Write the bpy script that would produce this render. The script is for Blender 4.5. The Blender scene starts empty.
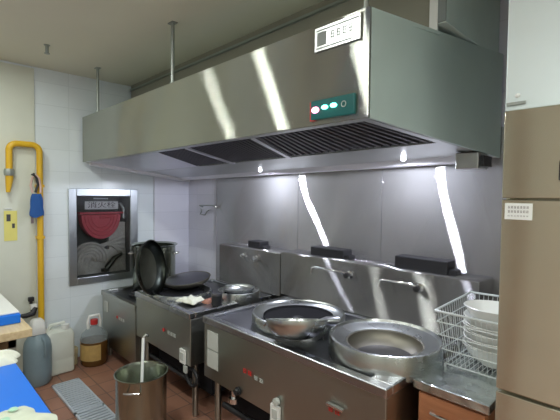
import bpy, bmesh, math, random
from mathutils import Vector, Matrix
random.seed(7)
PI = math.pi
scn = bpy.context.scene
COL = scn.collection

# ------------------------------------------------------------------ materials
def new_mat(name):
    m = bpy.data.materials.new(name); m.use_nodes = True
    return m, m.node_tree.nodes, m.node_tree.links, m.node_tree.nodes['Principled BSDF']

def plain(name, col, rough=0.5, metal=0.0, noise=0.06, scale=9.0, bump=0.0, bscale=60.0, spec=0.5, trans=0.0, emit=None, estr=0.0, alpha=None, coat=0.0):
    m, N, L, b = new_mat(name)
    b.inputs['Roughness'].default_value = rough
    b.inputs['Metallic'].default_value = metal
    b.inputs['Specular IOR Level'].default_value = spec
    b.inputs['Transmission Weight'].default_value = trans
    b.inputs['Coat Weight'].default_value = coat
    tc = N.new('ShaderNodeTexCoord')
    nz = N.new('ShaderNodeTexNoise'); nz.inputs['Scale'].default_value = scale; nz.inputs['Detail'].default_value = 4
    L.new(tc.outputs['Object'], nz.inputs['Vector'])
    rp = N.new('ShaderNodeMapRange'); rp.inputs['To Min'].default_value = 1 - noise; rp.inputs['To Max'].default_value = 1 + noise
    L.new(nz.outputs['Fac'], rp.inputs['Value'])
    mx = N.new('ShaderNodeVectorMath'); mx.operation = 'SCALE'; mx.inputs[0].default_value = col
    L.new(rp.outputs['Result'], mx.inputs['Scale']); L.new(mx.outputs['Vector'], b.inputs['Base Color'])
    if bump:
        n2 = N.new('ShaderNodeTexNoise'); n2.inputs['Scale'].default_value = bscale
        L.new(tc.outputs['Object'], n2.inputs['Vector'])
        bp = N.new('ShaderNodeBump'); bp.inputs['Strength'].default_value = bump; bp.inputs['Distance'].default_value = 0.01
        L.new(n2.outputs['Fac'], bp.inputs['Height']); L.new(bp.outputs['Normal'], b.inputs['Normal'])
    if emit:
        b.inputs['Emission Color'].default_value = (*emit, 1); b.inputs['Emission Strength'].default_value = estr
    if alpha is not None: b.inputs['Alpha'].default_value = alpha
    return m

def steel(name, col=(0.55, 0.56, 0.56), rough=0.3, aniso=0.0, rot=0.25, wave=0.0, wscale=1.5, smudge=0.12, grain=0.02, gdir=(1, 1, 60)):
    """brushed sheet steel: long grain, smudges in the gloss, gentle buckles"""
    m, N, L, b = new_mat(name)
    b.inputs['Metallic'].default_value = 1.0
    tc = N.new('ShaderNodeTexCoord')
    nz = N.new('ShaderNodeTexNoise'); nz.inputs['Scale'].default_value = 3.0; nz.inputs['Detail'].default_value = 6
    L.new(tc.outputs['Object'], nz.inputs['Vector'])
    r = N.new('ShaderNodeMapRange'); r.inputs['To Min'].default_value = max(0.03, rough - smudge * .5); r.inputs['To Max'].default_value = rough + smudge * .5
    L.new(nz.outputs['Fac'], r.inputs['Value']); L.new(r.outputs['Result'], b.inputs['Roughness'])
    r2 = N.new('ShaderNodeMapRange'); r2.inputs['To Min'].default_value = 0.88; r2.inputs['To Max'].default_value = 1.1
    L.new(nz.outputs['Fac'], r2.inputs['Value'])
    mx = N.new('ShaderNodeVectorMath'); mx.operation = 'SCALE'; mx.inputs[0].default_value = col
    L.new(r2.outputs['Result'], mx.inputs['Scale']); L.new(mx.outputs['Vector'], b.inputs['Base Color'])
    mp = N.new('ShaderNodeMapping'); mp.inputs['Scale'].default_value = gdir
    L.new(tc.outputs['Object'], mp.inputs['Vector'])
    g = N.new('ShaderNodeTexNoise'); g.inputs['Scale'].default_value = 12; g.inputs['Detail'].default_value = 3
    L.new(mp.outputs['Vector'], g.inputs['Vector'])
    w = N.new('ShaderNodeTexNoise'); w.inputs['Scale'].default_value = wscale; w.inputs['Detail'].default_value = 1
    L.new(tc.outputs['Object'], w.inputs['Vector'])
    b1 = N.new('ShaderNodeBump'); b1.inputs['Strength'].default_value = grain; b1.inputs['Distance'].default_value = 0.004
    L.new(g.outputs['Fac'], b1.inputs['Height'])
    b2 = N.new('ShaderNodeBump'); b2.inputs['Strength'].default_value = wave; b2.inputs['Distance'].default_value = 0.05
    L.new(w.outputs['Fac'], b2.inputs['Height']); L.new(b1.outputs['Normal'], b2.inputs['Normal'])
    L.new(b2.outputs['Normal'], b.inputs['Normal'])
    if aniso:
        b.inputs['Anisotropic'].default_value = aniso
        b.inputs['Anisotropic Rotation'].default_value = rot
        t = N.new('ShaderNodeTangent'); t.direction_type = 'RADIAL'; t.axis = 'Z'
        L.new(t.outputs['Tangent'], b.inputs['Tangent'])
    return m

def tiles(name, col, grout, w, h, axes, rough=0.15, gw=0.012, noise=0.04, offset=0.0, bump=0.15, var=0.03):
    """square tiles; axes = which two object axes run across the surface"""
    m, N, L, b = new_mat(name)
    tc = N.new('ShaderNodeTexCoord'); sp = N.new('ShaderNodeSeparateXYZ'); cb = N.new('ShaderNodeCombineXYZ')
    L.new(tc.outputs['Object'], sp.inputs['Vector'])
    L.new(sp.outputs[axes[0]], cb.inputs[0]); L.new(sp.outputs[axes[1]], cb.inputs[1])
    br = N.new('ShaderNodeTexBrick')
    br.offset = offset; br.inputs['Scale'].default_value = 1.0
    br.inputs['Brick Width'].default_value = w; br.inputs['Row Height'].default_value = h
    br.inputs['Mortar Size'].default_value = gw * 0.5; br.inputs['Mortar Smooth'].default_value = 0.3
    br.inputs['Color1'].default_value = (*[c * (1 - var) for c in col], 1); br.inputs['Color2'].default_value = (*[c * (1 + var) for c in col], 1)
    br.inputs['Mortar'].default_value = (*grout, 1)
    L.new(cb.outputs['Vector'], br.inputs['Vector'])
    nz = N.new('ShaderNodeTexNoise'); nz.inputs['Scale'].default_value = 5; nz.inputs['Detail'].default_value = 5
    L.new(tc.outputs['Object'], nz.inputs['Vector'])
    rp = N.new('ShaderNodeMapRange'); rp.inputs['To Min'].default_value = 1 - noise; rp.inputs['To Max'].default_value = 1 + noise
    L.new(nz.outputs['Fac'], rp.inputs['Value'])
    mx = N.new('ShaderNodeVectorMath'); mx.operation = 'SCALE'
    L.new(br.outputs['Color'], mx.inputs[0]); L.new(rp.outputs['Result'], mx.inputs['Scale'])
    L.new(mx.outputs['Vector'], b.inputs['Base Color'])
    b.inputs['Roughness'].default_value = rough
    bp = N.new('ShaderNodeBump'); bp.inputs['Strength'].default_value = bump; bp.inputs['Distance'].default_value = 0.003; bp.invert = True
    L.new(br.outputs['Fac'], bp.inputs['Height']); L.new(bp.outputs['Normal'], b.inputs['Normal'])
    return m

def wood(name, c1, c2, scale=(2, 14, 14), rough=0.45):
    m, N, L, b = new_mat(name)
    tc = N.new('ShaderNodeTexCoord'); mp = N.new('ShaderNodeMapping'); mp.inputs['Scale'].default_value = scale
    L.new(tc.outputs['Object'], mp.inputs['Vector'])
    nz = N.new('ShaderNodeTexNoise'); nz.inputs['Scale'].default_value = 3; nz.inputs['Detail'].default_value = 8; nz.inputs['Distortion'].default_value = 0.6
    L.new(mp.outputs['Vector'], nz.inputs['Vector'])
    cr = N.new('ShaderNodeValToRGB'); cr.color_ramp.elements[0].position = .3; cr.color_ramp.elements[1].position = .7
    cr.color_ramp.elements[0].color = (*c1, 1); cr.color_ramp.elements[1].color = (*c2, 1)
    L.new(nz.outputs['Fac'], cr.inputs['Fac']); L.new(cr.outputs['Color'], b.inputs['Base Color'])
    b.inputs['Roughness'].default_value = rough
    return m

M = {}
M['ceiling'] = plain('ceiling_paint', (0.72, 0.70, 0.59), 0.7, noise=0.05, scale=2)
M['tile_left'] = tiles('white_tile_left', (0.76, 0.82, 0.87), (0.68, 0.74, 0.79), 0.3, 0.2, (1, 2), rough=0.22, gw=0.006)
M['tile_back'] = tiles('white_tile_back', (0.74, 0.74, 0.84), (0.66, 0.66, 0.76), 0.3, 0.2, (0, 2), rough=0.22, gw=0.006)
M['plaster'] = plain('cream_board', (0.66, 0.68, 0.60), 0.5, noise=0.04)
M['room_wall'] = plain('room_wall', (0.60, 0.63, 0.58), 0.6)
M['floor'] = tiles('red_floor_tile', (0.34, 0.168, 0.115), (0.17, 0.10, 0.08), 0.2, 0.2, (0, 1), rough=0.38, gw=0.012, noise=0.25, var=0.1)
M['hood'] = steel('hood_front_steel', (0.50, 0.51, 0.455), 0.25, 1.0, 0.165, wave=0.05, wscale=1.2, smudge=.05)
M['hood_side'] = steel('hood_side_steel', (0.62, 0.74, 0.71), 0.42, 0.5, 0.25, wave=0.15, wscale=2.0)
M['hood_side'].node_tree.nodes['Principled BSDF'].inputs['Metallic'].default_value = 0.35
M['cheek'] = plain('bulkhead_cheek_lightened', (0.66, 0.78, 0.75), 0.4)  # steel cheek in a lightened colour, making up for the light it lacks
M['reflection_grey'] = plain('grey_reflection', (0.22, 0.25, 0.25), 0.5)  # colour of the dark reflection on the bulkhead's steel corner
M['hood_edge'] = steel('hood_edge_steel', (0.55, 0.56, 0.56), 0.35)
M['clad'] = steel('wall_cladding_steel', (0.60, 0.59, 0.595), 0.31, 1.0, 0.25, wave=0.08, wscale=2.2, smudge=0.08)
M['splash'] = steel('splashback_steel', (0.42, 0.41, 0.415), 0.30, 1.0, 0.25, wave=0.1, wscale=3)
M['stove'] = steel('stove_steel', (0.42, 0.425, 0.39), 0.34, 0.5, 0.25, wave=0.08, wscale=3)
M['stove_top'] = steel('stove_top_steel', (0.52, 0.53, 0.56), 0.27, wave=0.12, wscale=4)
M['tray'] = steel('stove_tray_steel', (0.20, 0.20, 0.22), 0.35, wave=0.1, wscale=6)
M['ring'] = steel('cast_ring_steel', (0.58, 0.60, 0.60), 0.28, smudge=0.2, wave=0.05, wscale=6)
M['wok_in'] = steel('worn_wok_iron', (0.30, 0.28, 0.24), 0.5, smudge=0.25, wave=0.1, wscale=8)
M['wok_black'] = steel('blackened_wok_iron', (0.035, 0.04, 0.035), 0.32, smudge=0.2)
M['wok_patina'] = steel('wok_patina', (0.12, 0.125, 0.10), 0.35, smudge=0.3, wave=0.2, wscale=8)
M['pot'] = steel('pot_steel', (0.38, 0.41, 0.345), 0.2, wave=0.04, wscale=3)
M['chrome'] = steel('chrome', (0.8, 0.8, 0.82), 0.12, smudge=0.05)
M['counter'] = steel('counter_steel', (0.66, 0.70, 0.70), 0.25, wave=0.5, wscale=9, smudge=0.3)

M['pale_steel'] = steel('pale_boxing_steel', (0.72, 0.80, 0.82), 0.40, wave=0.1, wscale=1.5)
M['fridge'] = steel('fridge_steel', (0.70, 0.68, 0.57), 0.20, 0.8, 0.25, wave=0.03, wscale=1.5)
def brushed(mat, diff, an, rot):
    """swap the surface for a crisp one-way brushed sheen over a thin dull film"""
    N, L = mat.node_tree.nodes, mat.node_tree.links; b = N['Principled BSDF']
    g = N.new('ShaderNodeBsdfAnisotropic'); g.distribution = 'BECKMANN'; d = N.new('ShaderNodeBsdfDiffuse'); mix = N.new('ShaderNodeMixShader')
    for k, dst in (('Base Color', 'Color'), ('Roughness', 'Roughness'), ('Normal', 'Normal'), ('Tangent', 'Tangent')):
        if b.inputs[k].is_linked: L.new(b.inputs[k].links[0].from_socket, g.inputs[dst])
    for k in ('Base Color', 'Normal'): L.new(b.inputs[k].links[0].from_socket, d.inputs['Color' if k == 'Base Color' else 'Normal'])
    g.inputs['Anisotropy'].default_value = an; g.inputs['Rotation'].default_value = rot; mix.inputs[0].default_value = diff
    L.new(g.outputs[0], mix.inputs[1]); L.new(d.outputs[0], mix.inputs[2]); L.new(mix.outputs[0], N['Material Output'].inputs['Surface']); N.remove(b)
brushed(M['hood'], .12, 1.0, .002)
brushed(M['clad'], .25, 1.0, .0)
brushed(M['splash'], .15, .95, .02)
brushed(M['fridge'], .08, .9, .0)
M['pale_steel'].node_tree.nodes['Principled BSDF'].inputs['Metallic'].default_value = 0.4
M['black'] = plain('black_iron', (0.018, 0.018, 0.022), 0.5)
M['dark'] = plain('dark_void', (0.02, 0.02, 0.024), 0.9, spec=0.1)
M['filter'] = plain('greasy_filter_metal', (0.025, 0.023, 0.028), 0.55, metal=0.5)
M['filter_slat'] = plain('filter_slat_metal', (0.06, 0.056, 0.068), 0.5, metal=0.3)
M['gutter'] = steel('gutter_steel', (0.7, 0.69, 0.74), 0.4)
M['rail'] = plain('lit_rail_white', (0.80, 0.79, 0.84), 0.4, metal=0.3)  # steel whitened in colour to look lit by the hood lamps
M['yellow'] = plain('yellow_gas_paint', (0.72, 0.43, 0.02), 0.35)
M['blue'] = plain('blue_plastic', (0.0, 0.16, 0.75), 0.4, noise=0.03)
M['blue_dark'] = plain('dark_blue_cloth', (0.01, 0.08, 0.30), 0.7)
M['pink'] = plain('pale_pink_strap', (0.62, 0.42, 0.38), 0.7)
M['white'] = plain('white_glaze', (0.90, 0.91, 0.89), 0.25, noise=0.01)
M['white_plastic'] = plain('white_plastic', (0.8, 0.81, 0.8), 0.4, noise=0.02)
M['sticker'] = plain('faded_sticker', (0.5, 0.52, 0.5), 0.5)
M['cloth'] = plain('white_cloth', (0.78, 0.79, 0.68), 0.9, noise=0.08, scale=20)
M['printed'] = plain('off_white_printed_cloth', (0.60, 0.64, 0.52), 0.9, noise=0.12, scale=18)
M['mint'] = plain('mint_print', (0.42, 0.66, 0.50), 0.9)
M['tan'] = plain('tan_bag', (0.62, 0.53, 0.32), 0.7)
M['pale_wood'] = wood('pale_board_wood', (0.55, 0.42, 0.24), (0.68, 0.55, 0.35))
M['red_wood'] = wood('orange_brown_veneer', (0.32, 0.125, 0.06), (0.42, 0.18, 0.09), rough=0.35)
M['jug'] = plain('milky_plastic', (0.74, 0.77, 0.72), 0.35, noise=0.05)
M['jug_blue'] = plain('grey_blue_plastic', (0.23, 0.31, 0.36), 0.35, noise=0.08)
M['oil'] = plain('brown_cooking_oil', (0.13, 0.06, 0.015), 0.12, noise=0.1)
M['clear'] = plain('clear_bottle_plastic', (0.8, 0.85, 0.88), 0.08, trans=0.85, noise=0.0)
M['clear'].node_tree.nodes['Principled BSDF'].inputs['IOR'].default_value = 1.1
M['tan_label'] = plain('tan_label', (0.50, 0.33, 0.12), 0.5, noise=0.3, scale=25)
M['red'] = plain('red_paint', (0.55, 0.03, 0.03), 0.45)
M['red_hose'] = plain('dull_red_reel', (0.62, 0.07, 0.09), 0.5, noise=0.15, scale=30)
M['hose'] = plain('grey_brown_hose', (0.50, 0.46, 0.40), 0.8, noise=0.3, scale=22)
M['plate'] = plain('dull_sign_plate', (0.75, 0.70, 0.68), 0.5)
M['lining'] = plain('grey_cabinet_lining', (0.22, 0.215, 0.20), 0.6)
M['wire'] = plain('pale_coated_wire', (0.62, 0.66, 0.67), 0.3)
M['faint'] = plain('faint_ink', (0.22, 0.24, 0.23), 0.6)
M['ink'] = plain('dark_ink', (0.06, 0.06, 0.07), 0.6)
M['glyph'] = plain('grey_red_lettering', (0.16, 0.12, 0.13), 0.6)
M['paleyellow'] = plain('pale_yellow_card', (0.75, 0.68, 0.20), 0.6)
M['frame'] = steel('window_frame_steel', (0.50, 0.53, 0.56), 0.32)
M['grate'] = plain('floor_grate_metal', (0.66, 0.72, 0.82), 0.4, metal=.4)
M['rod'] = plain('hanger_rod_zinc', (0.35, 0.38, 0.36), 0.4, metal=0.6)
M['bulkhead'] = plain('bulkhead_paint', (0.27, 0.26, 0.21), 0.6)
M['teal'] = plain('dark_teal_display', (0.0, 0.06, 0.065), 0.3, emit=(0.0, 0.9, 0.7), estr=0.03)
M['led_green'] = plain('green_led', (0.1, 0.9, 0.7), 0.3, emit=(0.15, 1.0, 0.75), estr=9.0)
M['led_red'] = plain('pink_red_led', (1.0, 0.2, 0.3), 0.3, emit=(1.0, 0.25, 0.42), estr=9.0)
M['lamp_white'] = plain('lamp_glass', (0.9, 0.9, 0.9), 0.3, emit=(0.95, 0.97, 1.0), estr=32.0)
M['bulb'] = plain('hood_bulb_glass', (0.9, 0.9, 0.9), 0.3, emit=(0.86, 0.88, 1.0), estr=14.0)
M['dark_brown'] = wood('brown_wood', (0.12, 0.07, 0.03), (0.20, 0.12, 0.06), (14, 14, 2))
M['copper'] = plain('terracotta_rag', (0.38, 0.17, 0.12), 0.7)
M['leaf'] = plain('dark_green_olive', (0.05, 0.05, 0.03), 0.6)

# glass of the hose cabinet: thin clear pane, dusty
def glass_mat():
    m = bpy.data.materials.new('dusty_cabinet_glass'); m.use_nodes = True
    N, L = m.node_tree.nodes, m.node_tree.links; N.clear()
    o = N.new('ShaderNodeOutputMaterial'); mix = N.new('ShaderNodeMixShader'); t = N.new('ShaderNodeBsdfTransparent'); g = N.new('ShaderNodeBsdfGlossy')
    t.inputs['Color'].default_value = (0.86, 0.88, 0.90, 1); g.inputs['Roughness'].default_value = 0.12
    fr = N.new('ShaderNodeFresnel'); fr.inputs['IOR'].default_value = 1.45
    L.new(fr.outputs[0], mix.inputs[0]); L.new(t.outputs[0], mix.inputs[1]); L.new(g.outputs[0], mix.inputs[2]); L.new(mix.outputs[0], o.inputs[0])
    return m
M['glass'] = glass_mat()

# ------------------------------------------------------------------ mesh tools
def BM(): return bmesh.new()

def obj(name, bm, mat, parent=None, smooth=False, bevel=0.0, bseg=2, mats=None):
    me = bpy.data.meshes.new(name)
    bmesh.ops.recalc_face_normals(bm, faces=bm.faces)
    bm.to_mesh(me); bm.free()
    o = bpy.data.objects.new(name, me); COL.objects.link(o)
    for mm in (mats or [mat]): me.materials.append(mm)
    if smooth:
        for p in me.polygons: p.use_smooth = True
        try: me.set_sharp_from_angle(angle=math.radians(42))
        except Exception: pass
    if bevel:
        b = o.modifiers.new('bevel', 'BEVEL'); b.width = bevel; b.segments = bseg; b.limit_method = 'ANGLE'; b.angle_limit = math.radians(40)
    if parent is not None: o.parent = parent; o.matrix_parent_inverse = Matrix.Identity(4)
    return o

def tag(o, label, cat, group=None):
    o['label'] = label; o['category'] = cat
    if group: o['group'] = group
    return o

def thing(name, label, cat, loc=(0, 0, 0), rotz=0, group=None):
    o = bpy.data.objects.new(name, None); COL.objects.link(o)
    o.location = loc; o.rotation_euler = (0, 0, rotz); o.empty_display_size = .05
    return tag(o, label, cat, group)

def struct(name, bm, mat, parent=None, **k):
    o = obj(name, bm, mat, parent, **k)
    if parent is None: o['kind'] = 'structure'
    return o

def box(bm, x0, x1, y0, y1, z0, z1, mi=0, M4=None):
    vs = [Vector((x, y, z)) for z in (z0, z1) for y in (y0, y1) for x in (x0, x1)]
    if M4 is not None: vs = [M4 @ v for v in vs]
    v = [bm.verts.new(p) for p in vs]
    for f in ((0, 2, 3, 1), (4, 5, 7, 6), (0, 1, 5, 4), (2, 6, 7, 3), (0, 4, 6, 2), (1, 3, 7, 5)):
        fc = bm.faces.new([v[i] for i in f]); fc.material_index = mi
    return bm

def hexa(bm, P, mi=0):
    """P = 4 bottom corners + 4 top corners, same winding"""
    v = [bm.verts.new(p) for p in P]
    for f in ((3, 2, 1, 0), (4, 5, 6, 7), (0, 1, 5, 4), (1, 2, 6, 5), (2, 3, 7, 6), (3, 0, 4, 7)):
        bm.faces.new([v[i] for i in f]).material_index = mi
    return bm

def frame_of(d):
    d = Vector(d).normalized(); a = Vector((0, 0, 1)) if abs(d.z) < .9 else Vector((1, 0, 0))
    u = d.cross(a).normalized(); return u, d.cross(u).normalized()

def tube(bm, pts, r, n=10, closed=False, caps=True, mi=0):
    pts = [Vector(p) for p in pts]; rings = []
    k = len(pts); u = None
    for i, p in enumerate(pts):
        if closed: d = pts[(i + 1) % k] - pts[i - 1]
        else: d = pts[min(i + 1, k - 1)] - pts[max(i - 1, 0)]
        d.normalize()
        if u is None: u, w = frame_of(d)
        else:
            u = (u - d * u.dot(d)).normalized(); w = d.cross(u)
        rr = r[i] if isinstance(r, (list, tuple)) else r
        rings.append([bm.verts.new(p + (u * math.cos(2 * PI * j / n) + w * math.sin(2 * PI * j / n)) * rr) for j in range(n)])
    m = k if closed else k - 1
    for i in range(m):
        A, B = rings[i], rings[(i + 1) % k]
        for j in range(n):
            bm.faces.new((A[j], A[(j + 1) % n], B[(j + 1) % n], B[j])).material_index = mi
    if caps and not closed:
        bm.faces.new(list(reversed(rings[0]))).material_index = mi; bm.faces.new(rings[-1]).material_index = mi
    return bm

def lathe(bm, prof, n=40, M4=None, mi=0, cx=0, cy=0):
    """prof: (r, z) list revolved round z"""
    rings = []
    for r, z in prof:
        if r < 1e-6:
            p = Vector((cx, cy, z)); rings.append([bm.verts.new(M4 @ p if M4 is not None else p)])
        else:
            ring = []
            for j in range(n):
                p = Vector((cx + r * math.cos(2 * PI * j / n), cy + r * math.sin(2 * PI * j / n), z))
                ring.append(bm.verts.new(M4 @ p if M4 is not None else p))
            rings.append(ring)
    for A, B in zip(rings, rings[1:]):
        for j in range(n):
            a0, a1 = A[j % len(A)], A[(j + 1) % len(A)]; b0, b1 = B[j % len(B)], B[(j + 1) % len(B)]
            vs = []
            for v in (a0, a1, b1, b0):
                if v not in vs: vs.append(v)
            if len(vs) > 2: bm.faces.new(vs).material_index = mi
    return bm

def bowl_profile(R, depth, t, base=0.0, rim=0.004, steps=12):
    """a closed wall: outer curve up from the bottom, rim, inner curve down"""
    out = []
    for i in range(steps + 1):
        a = i / steps * PI / 2
        out.append((max(base, R * math.sin(a)) if i else 0.0, depth * (1 - math.cos(a))))
    if base: out.insert(1, (base, 0.0))
    inner = []
    for i in range(steps, -1, -1):
        a = i / steps * PI / 2
        inner.append(((R - t) * math.sin(a) if i else 0.0, t + (depth - t) * (1 - math.cos(a))))
    return out + [(R + rim, depth), (R + rim, depth + rim), (R - t, depth + rim)] + inner

def arc(cx, cy, r, a0, a1, n): return [(cx + r * math.cos(a0 + (a1 - a0) * i / n), cy + r * math.sin(a0 + (a1 - a0) * i / n)) for i in range(n + 1)]

def text_mesh(name, body, size, mat, M4, parent, depth=0.001):
    cu = bpy.data.curves.new(name, 'FONT'); cu.body = body; cu.size = size; cu.extrude = depth; cu.align_x = 'CENTER'; cu.align_y = 'CENTER'
    t = bpy.data.objects.new(name, cu); COL.objects.link(t)
    bpy.context.view_layer.update()
    dg = bpy.context.evaluated_depsgraph_get()
    me = bpy.data.meshes.new_from_object(t.evaluated_get(dg)); bpy.data.objects.remove(t)
    me.transform(M4); me.materials.clear(); me.materials.append(mat)
    o = bpy.data.objects.new(name, me); COL.objects.link(o)
    if parent is not None: o.parent = parent
    return o

def glyphs(bm, x0, z0, w, h, n, y, dy=0.0015, seed=1):
    """a row of n square characters, each a few strokes, on a face that looks towards -Y"""
    rnd = random.Random(seed); cw = w / n
    for i in range(n):
        a = x0 + i * cw + cw * .12; b = x0 + (i + 1) * cw - cw * .12; t = h * .11
        for k in range(3):
            zz = z0 + h * (.08 + .4 * k) ; box(bm, a + rnd.random() * cw * .12, b - rnd.random() * cw * .12, y - dy, y, zz, zz + t)
        for k in range(2):
            xx = a + (b - a) * (.15 + .5 * k + rnd.random() * .15); box(bm, xx, xx + t, y - dy * .9, y, z0, z0 + h * (.7 + .3 * rnd.random()))
    return bm

# ------------------------------------------------------------------ dimensions of the room
XL, XR, YB, YN, ZC = -4.1, 1.9, 2.48, -2.6, 2.72
YC = 2.46                       # face of the steel cladding on the back wall
YF = 1.46                       # fronts of the cooking ranges

# ---- shell
b = BM(); box(b, XL - .1, XR + .1, YN - .1, YB + .1, -.1, 0); struct('floor', b, M['floor'])
b = BM(); box(b, XL - .1, XR + .1, YN - .1, YB + .1, ZC, ZC + .1); struct('ceiling', b, M['ceiling'])
b = BM(); box(b, XL - .1, XR + .1, YB, YB + .1, 0, ZC); struct('wall_back', b, M['tile_back'])
b = BM(); box(b, XR, XR + .1, YN, YB, 0, ZC); struct('wall_right', b, M['room_wall'])
b = BM(); box(b, XL - .1, XR + .1, YN - .1, YN, 0, ZC); struct('wall_front', b, M['room_wall'])
# left wall with the recess of the hose cabinet
cy0, cy1, cz0, cz1 = 1.24, 1.80, .765, 1.585
b = BM()
box(b, XL - .3, XL, YN, cy0, 0, ZC); box(b, XL - .3, XL, cy1, YB, 0, ZC)
box(b, XL - .3, XL, cy0, cy1, 0, cz0); box(b, XL - .3, XL, cy0, cy1, cz1, ZC)
box(b, XL - .34, XL - .3, cy0 - .1, cy1 + .1, cz0 - .1, cz1 + .1)
struct('wall_left', b, M['tile_left'])
# slightly proud tiled pier in the corner under the hood
b = BM(); box(b, XL, XL + .025, 2.05, YB, 0, ZC); struct('trim_pier', b, M['tile_back'], bevel=.003)
# cream boarded strip behind the gas pipe
b = BM(); box(b, XL, XL + .012, -.4, .915, 0, ZC - .02); struct('trim_board', b, M['plaster'])
b = BM(); box(b, XL, XL + .03, -.6, -.4, 0, ZC); struct('trim_post', b, M['plaster'])
# bulkhead above the hood: painted front, steel right cheek
b = BM(); box(b, XL + .03, -.845, 1.79, YB - .01, 2.335, ZC, 0)
struct('trim_bulkhead', b, M['bulkhead'])
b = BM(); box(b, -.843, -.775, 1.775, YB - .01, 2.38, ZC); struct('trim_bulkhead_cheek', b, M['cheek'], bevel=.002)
b = BM(); box(b, -.85, -.812, 1.765, 1.775, 2.345, ZC); struct('trim_bulkhead_corner', b, M['white_plastic'])  # bright reflection on the steel corner, made as a white strip
b = BM(); box(b, -.811, -.776, 1.766, 1.775, 2.385, ZC); struct('trim_bulkhead_dark_reflection', b, M['reflection_grey'])  # dark reflection beside it, made as a grey strip
b = BM(); box(b, XL + .03, -.85, 1.77, 1.79, 2.66, 2.675); struct('trim_bulkhead_bead', b, M['rod'])
# unseen brown post behind the camera, added only to reflect in the fridge
b = BM(); box(b, -1.52, -1.38, YN, YN + .05, 0, 2.1); struct('trim_reflected_post', b, M['dark_brown'], bevel=.004)

# ---- steel cladding sheets
def clad(x0, x1, z0, z1):
    b = BM(); box(b, x0, x1, YC, YB - .001, z0, z1)
    return obj('cladding_sheet', b, M['clad'], bevel=.002)
xs = [-3.50, -2.305, -1.50, -.70, .2]
labs = ['dull steel wall sheet behind the tall pot and left ranges', 'steel wall sheet left of centre under the first hood lamp', 'steel wall sheet with bright streak behind the right black flue box', 'narrow steel wall sheet beside the tall fridge']
for i in range(4):
    tag(clad(xs[i] + .002, xs[i + 1] - .002, .02, 2.0 if i < 3 else ZC - .01), labs[i], 'wall panel')

# ------------------------------------------------------------------ extractor hood
HB = {'fl': Vector((-4.035, 1.30, 1.896)), 'fr': Vector((-.86, 1.30, 1.902)), 'br': Vector((-.745, 2.45, 1.825)), 'bl': Vector((-4.05, 2.45, 1.762))}
def hb(x, y, dz=0.0):
    v = (y - 1.30) / 1.15
    xl = HB['fl'].x + (HB['bl'].x - HB['fl'].x) * v; xr = HB['fr'].x + (HB['br'].x - HB['fr'].x) * v
    u = (x - xl) / (xr - xl)
    z = (1 - v) * ((1 - u) * HB['fl'].z + u * HB['fr'].z) + v * ((1 - u) * HB['bl'].z + u * HB['br'].z)
    return Vector((x, y, z + dz))
hood = thing('extractor_hood', 'long stainless steel extractor hood hanging above the wok ranges', 'extractor hood', (0, 0, 0))
ht = {'fl': 2.318, 'fr': 2.318, 'br': 2.40, 'bl': 2.40}
t_ = .012
def plate(a, bb, za, zb, n):
    """vertical plate between two bottom corners, n = inward direction"""
    n = Vector(n) * t_
    A, B_ = Vector(a), Vector(bb); C_, D_ = Vector((A.x, A.y, za)), Vector((B_.x, B_.y, zb))
    m = BM(); hexa(m, [A, B_, B_ + n, A + n, C_, D_, D_ + n, C_ + n]); return m
obj('front_panel', plate(HB['fl'], HB['fr'], ht['fl'], ht['fr'], (0, 1, 0)), M['hood'], hood)
obj('side_panel', plate(HB['fr'] + Vector((0, .0125, 0)), HB['br'], ht['fr'], ht['br'], (-1, 0, 0)), M['hood_side'], hood)
obj('side_panel', plate(HB['fl'] + Vector((0, .0125, 0)), HB['bl'], ht['fl'], ht['bl'], (1, 0, 0)), M['hood_edge'], hood)
m = BM(); hexa(m, [Vector((-4.02, 1.313, 2.300)), Vector((-.874, 1.313, 2.300)), Vector((-.80, 1.785, 2.333)), Vector((-4.03, 1.785, 2.333)),
                   Vector((-4.02, 1.313, 2.312)), Vector((-.874, 1.313, 2.312)), Vector((-.80, 1.785, 2.345)), Vector((-4.03, 1.785, 2.345))])
obj('top_panel', m, M['hood_side'], hood)
def under(x0, x1, y0, y1, dz, th, mat, name, x0b=None, x1b=None, bev=0):
    m = BM(); x0b = x0 if x0b is None else x0b; x1b = x1 if x1b is None else x1b
    q = [hb(x0, y0, dz), hb(x1, y0, dz), hb(x1b, y1, dz), hb(x0b, y1, dz)]
    hexa(m, q + [p + Vector((0, 0, th)) for p in q]); return obj(name, m, mat, hood, bevel=bev)
# lips round the mouth
under(-4.022, -.873, 1.312, 1.350, .0, .02, M['hood_edge'], 'front_lip')
under(-4.022, -3.97, 1.351, 2.44, -.022, .045, M['rail'], 'end_lip', -4.036, -3.985)  # left lip whitened to draw the bright line of light along it
under(-.91, -.873, 1.351, 2.44, .0, .02, M['hood_edge'], 'end_lip', -.80, -.760)
# blank steel bay at the left, then filter bays split by steel dividers
under(-3.968, -2.66, 1.352, 1.905, .006, .012, M['gutter'], 'blank_bay', -3.984, -2.96)
bays = [(-2.655, -2.275, -2.955, -2.505), (-2.235, -1.615, -2.455, -1.885), (-1.575, -.912, -1.845, -.866)]
divs = [(-2.273, -2.237, -2.503, -2.457), (-1.613, -1.577, -1.883, -1.847)]
for a, c, d, e in divs: under(a, c, 1.352, 1.905, -.004, .02, M['gutter'], 'divider', d, e)
for a, c, d, e in bays:
    f = under(a, c, 1.352, 1.88, .018, .012, M['filter'], 'filter', d, e)
    n = int((c - a) / .034); s = BM()
    for i in range(n):
        u0 = (i + .25) / n; u1 = (i + .62) / n
        q = [hb(a + (c - a) * u0, 1.362, .002), hb(a + (c - a) * u1, 1.362, .002), hb(d + (e - d) * u1, 1.87, .002), hb(d + (e - d) * u0, 1.87, .002)]
        hexa(s, q + [p + Vector((0, 0, .013)) for p in q])
    obj('slat', s, M['filter_slat'], f)
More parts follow.
